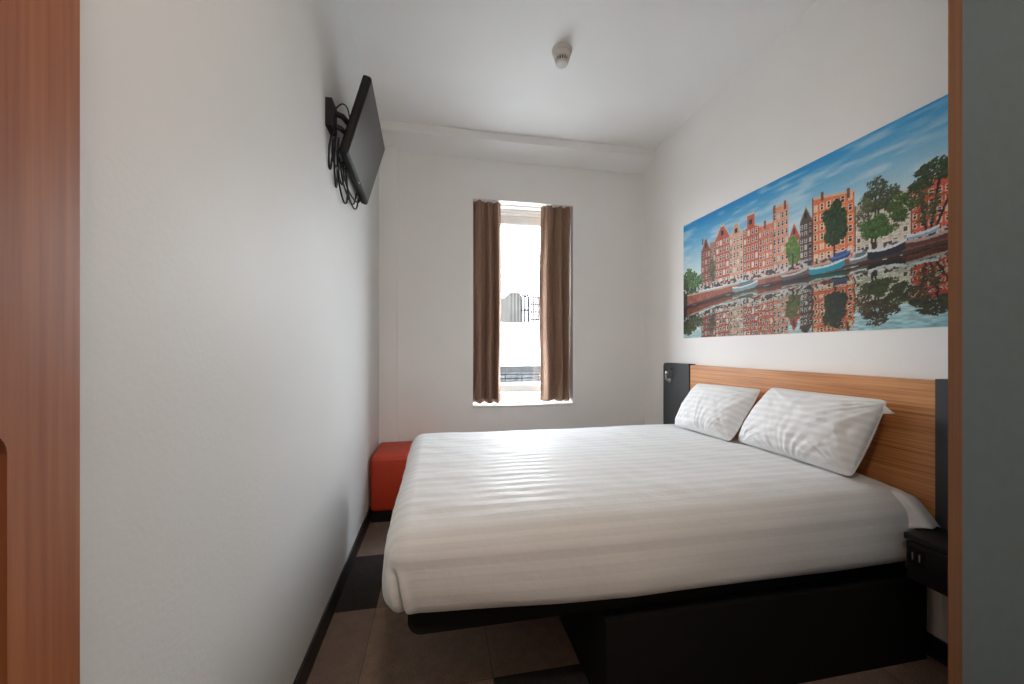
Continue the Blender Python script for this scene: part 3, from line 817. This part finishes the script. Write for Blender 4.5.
    boat(1.525, 1.690, 0.340, 0.028, (92, 52, 42), (170, 150, 140)); boat(1.53, 1.64, 0.374, 0.020, (130, 160, 176), (200, 210, 214))
    # the canal mirrors everything above its line, broken up by ripples
    scale = np.interp(Sx, [0, 0.9, 1.30, 1.9], [1.30, 1.02, 1.28, 1.30])
    jx = (0.012 * (vnoise(9, 110, 31) - 0.5) + 0.008 * (vnoise(30, 150, 32) - 0.5))
    src_t = tw + (tw - T) * scale + 0.02 * (vnoise(16, 60, 33) - 0.5)
    si = np.clip(((Sx + jx) / W_ * (ns_ - 1)).round().astype(int), 0, ns_ - 1)
    ti = np.clip((src_t / H_ * (nt_ - 1)).round().astype(int), 0, nt_ - 1)
    refl = img[ti, si]
    lum = refl.mean(-1, keepdims=True)
    pale = np.clip((refl[..., 2] - refl[..., 0]) / 40, 0, 1)[..., None] * (lum > 120); refl = refl * (1 - 0.45 * pale) + np.array([206, 228, 226]) * 0.45 * pale
    refl = np.where(lum > 150, refl * np.array([0.95, 1.0, 0.98]), refl * np.array([0.92, 0.74, 0.56]))
    wm = T < tw
    green = (refl[..., 1] > refl[..., 0] * 1.06) & (lum[..., 0] < 130) & (Sx > 1.3)
    refl[green & (T < 0.13)] = refl[green & (T < 0.13)] * 0.55 + np.array([16, 98, 98]) * 0.45
    rip = vnoise(40, 190, 41)
    refl = refl * (0.86 + 0.30 * (rip - 0.5))[..., None]
    dark_band = np.exp(-((tw - T) / 0.022) ** 2) * (Sx < 1.3)
    refl = refl * (1 - 0.45 * dark_band)[..., None]
    img[wm] = refl[wm]
    out = np.clip(img + (grain - 0.5)[..., None] * 14, 0, 255) / 255
    lin = np.where(out <= 0.04045, out / 12.92, ((out + 0.055) / 1.055) ** 2.4)
    return ns_, nt_, W_, H_, lin

ns_, nt_, W_, H_, lin = paint()
YM = 2.833
yy, zz = np.meshgrid(YM - np.linspace(0, W_, ns_), 1.339 + np.linspace(0, H_, nt_))
nf = ns_ * nt_
front = np.stack([np.full(nf, XR - 0.004), yy.ravel(), zz.ravel()], 1)
backp = np.array([[XR - 0.0005, YM, 1.339], [XR - 0.0005, YM - W_, 1.339], [XR - 0.0005, YM - W_, 1.339 + H_], [XR - 0.0005, YM, 1.339 + H_]])
ii = np.arange(nf).reshape(nt_, ns_)
quads = np.stack([ii[:-1, :-1], ii[1:, :-1], ii[1:, 1:], ii[:-1, 1:]], -1).reshape(-1, 4)
co = np.concatenate([front, backp])
c0, c1, c2, c3 = ii[0, 0], ii[0, -1], ii[-1, -1], ii[-1, 0]
rim = [(nf, nf + 1, nf + 2, nf + 3)]
faces = quads.tolist() + [list(map(int, q)) for q in rim] + [[int(c0), int(c1), nf + 1, nf], [int(c1), int(c2), nf + 2, nf + 1], [int(c2), int(c3), nf + 3, nf + 2], [int(c3), int(c0), nf, nf + 3]]
me = bpy.data.meshes.new('wall_print'); me.from_pydata(co.tolist(), [], faces)
ca = me.color_attributes.new('print', 'FLOAT_COLOR', 'POINT')
rgba = np.ones((len(co), 4)); rgba[:nf, :3] = lin.reshape(-1, 3); rgba[nf:, :3] = 0.7
ca.data.foreach_set('color', rgba.ravel())
k = NT('printed_canal_view')
at = k.n('ShaderNodeVertexColor', layer_name='print'); k.l(at.outputs['Color'], k.b.inputs['Base Color'])
k.b.inputs['Roughness'].default_value = 0.5; k.b.inputs['Specular IOR Level'].default_value = 0.25
me.materials.append(k.m)
mu = bpy.data.objects.new('wall_print', me); COL.objects.link(mu)
tag(mu, 'long colour print of canal houses and boats above the headboard', 'picture')

# ------------------------------------------------------------------ outside the window
M['gravel'] = noise_mat('roof_gravel', (0.006, 0.006, 0.006, 1), (0.035, 0.035, 0.034, 1), 9, 0.9, 0.4, 0.02, lo=0.42, hi=0.58, spec=0.0)
M['white_render'] = noise_mat('white_render', (0.75, 0.75, 0.75, 1), (0.8, 0.8, 0.8, 1), 2, 0.8, spec=0.0)
M['roof_bounce'] = noise_mat('pale_bounce_roof', (0.31, 0.31, 0.30, 1), (0.36, 0.36, 0.35, 1), 3, 0.9, spec=0.0)
M['tower'] = noise_mat('tower_cladding', (0.030, 0.029, 0.027, 1), (0.042, 0.040, 0.037, 1), 0.6, 0.6, spec=0.0)
M['frame_dark'] = plain('dark_frame', (0.010, 0.010, 0.012, 1), 0.9, spec=0.0)
M['parapet'] = noise_mat('parapet_concrete', (0.02, 0.02, 0.02, 1), (0.03, 0.03, 0.03, 1), 5, 0.85, spec=0.0)
fr_ = thing('flat_roof', 'gravel flat roof with low parapet just outside the window', 'roof', (2.0, 8, 0.3))
obj('gravel_bed', boxes((-6, 12, 9.2, 13.0, 0.25, 0.45)), M['gravel'], fr_)
obj('bounce_strip', boxes((-6, 12, 3.85, 9.2, 0.25, 0.44)), M['roof_bounce'], fr_)  # unseen roof part, made pale to bounce skylight up onto the ceiling
obj('parapet', boxes((-6, 12, 13.0, 13.25, 0.25, 0.66)), M['parapet'], fr_)
bm = bmesh.new()
for q in range(40): tube(bm, [(-5.5 + q * 0.42, 9.4, 0.45), (-5.5 + q * 0.42, 9.4, 0.62)], 0.012, 6)
tube(bm, [(-6, 9.4, 0.52), (12, 9.4, 0.52)], 0.014, 6); tube(bm, [(-6, 9.4, 0.62), (12, 9.4, 0.62)], 0.014, 6)
obj('guard_rail', bm, M['frame_dark'], fr_)
wb = thing('white_building', 'low white building beyond the gravel roof', 'building', (4, 20, -6))
obj('wall', boxes((-12, 30, 16, 26, -6, 2.2)), M['white_render'], wb)
obj('roof_edge', boxes((-12.1, 30.1, 15.9, 26.1, 2.2, 2.36)), M['white_render'], wb)
def block(name, label, x0, x1, y, h, m_, nx_, nz_, fm, depth=12):
    r_ = thing(name, label, 'building', ((x0 + x1) / 2, y + depth / 2, -6))
    obj('wall', boxes((x0, x1, y, y + depth, -6, h)), m_, r_)
    bm = bmesh.new()
    for q in range(nx_ + 1):
        x = x0 + (x1 - x0) * q / nx_; box(bm, x - 0.15, x + 0.15, y - 0.16, y - 0.001, -6, h)
    for q in range(nz_ + 1):
        z = -2 + (h + 2) * q / nz_; box(bm, x0, x1, y - 0.12, y - 0.001, z - 0.15, z + 0.15)
    obj('facade_grid', bm, fm, r_)
def px_x(px, y):
    th = math.atan(74 / 385); X = (px - 512) / 385
    return y * (X * math.cos(th) + math.sin(th)) / (-X * math.sin(th) + math.cos(th))
block('office_block', 'slim grey tower seen through the middle of the window', px_x(509.5, 60), px_x(519.5, 60), 60, 10.1, M['tower'], 3, 2, M['tower'])
block('office_block', 'pale block with dark uprights seen behind the curtain nearer the television', px_x(485, 74), px_x(508.5, 74), 74, 11.0, M['white_render'], 9, 4, M['frame_dark'])
block('office_block', 'white block with dark square grid right beside the grey tower', px_x(521.2, 63), px_x(528.4, 63), 63, 10.2, M['white_render'], 2, 5, M['frame_dark'])
block('office_block', 'white block with fine dotted grid behind the curtain nearer the headboard', px_x(531, 80), px_x(552, 80), 80, 12.4, M['white_render'], 9, 9, M['frame_dark'])
struct('ground_outside', boxes((-60, 90, 4.5, 120, -6.3, -6)), M['parapet'])

# ------------------------------------------------------------------ light
lamp = thing('fill_lamp', 'added round fill light overhead, unseen behind the viewer', 'fill lamp', (0.10, -0.12, ZC))  # added warm fill light, out of view, lifts the walls and bed front
bm = bmesh.new(); lathe(bm, [(0.19, ZC - 0.0005), (0.19, ZC - 0.05), (0.17, ZC - 0.052)], (0.10, -0.12)); obj('fill_lamp_rim', bm, M['pvc'], lamp)
k = NT('fill_lamp_glow'); k.b.inputs['Emission Color'].default_value = (1, 0.83, 0.68, 1); k.b.inputs['Emission Strength'].default_value = 70
bm = bmesh.new(); lathe(bm, [(0.168, ZC - 0.052), (0.15, ZC - 0.066), (0.08, ZC - 0.074), (0.01, ZC - 0.076)], (0.10, -0.12)); obj('diffuser', bm, k.m, lamp)

W = bpy.data.worlds.new('overcast_sky'); S.world = W; W.use_nodes = True
t = W.node_tree; bg = t.nodes['Background']
tc = t.nodes.new('ShaderNodeTexCoord'); sp = t.nodes.new('ShaderNodeSeparateXYZ'); t.links.new(tc.outputs['Generated'], sp.inputs[0])
rp = t.nodes.new('ShaderNodeValToRGB'); e = rp.color_ramp.elements
e[0].position = 0.0; e[0].color = (0.95, 0.985, 1.0, 1); e[1].position = 0.8; e[1].color = (0.80, 0.90, 1.0, 1)
t.links.new(sp.outputs['Z'], rp.inputs['Fac']); t.links.new(rp.outputs['Color'], bg.inputs['Color'])
bg.inputs['Strength'].default_value = 27.0
pl = bpy.data.lights.new('window_portal', 'AREA'); pl.shape = 'RECTANGLE'; pl.size = WX1 - WX0; pl.size_y = WZ1 - WZ0
pl.cycles.is_portal = True
po = bpy.data.objects.new('window_portal', pl); COL.objects.link(po)
po.location = ((WX0 + WX1) / 2, YB + WT + 0.02, (WZ0 + WZ1) / 2); po.rotation_euler = (-PI / 2, 0, 0)

# ------------------------------------------------------------------ camera
cd = bpy.data.cameras.new('camera'); cam = bpy.data.objects.new('camera', cd); COL.objects.link(cam)
cd.sensor_width = 36; cd.lens = 385 / 1024 * 36; cd.clip_start = 0.02; cd.clip_end = 500
cd.shift_y = 7 / 1024
cam.location = (0, 0, 1.25); cam.rotation_euler = (PI / 2, 0, -math.atan(74 / 385))
S.camera = cam
S.view_settings.view_transform = 'Standard'; S.view_settings.look = 'None'
S.view_settings.gamma = 1; S.view_settings.use_curve_mapping = False
S.view_settings.exposure = 0.30
S.cycles.use_denoising = True
S.cycles.max_bounces = 16; S.cycles.diffuse_bounces = 10; S.cycles.transparent_max_bounces = 16
S.cycles.sample_clamp_indirect = 8.0
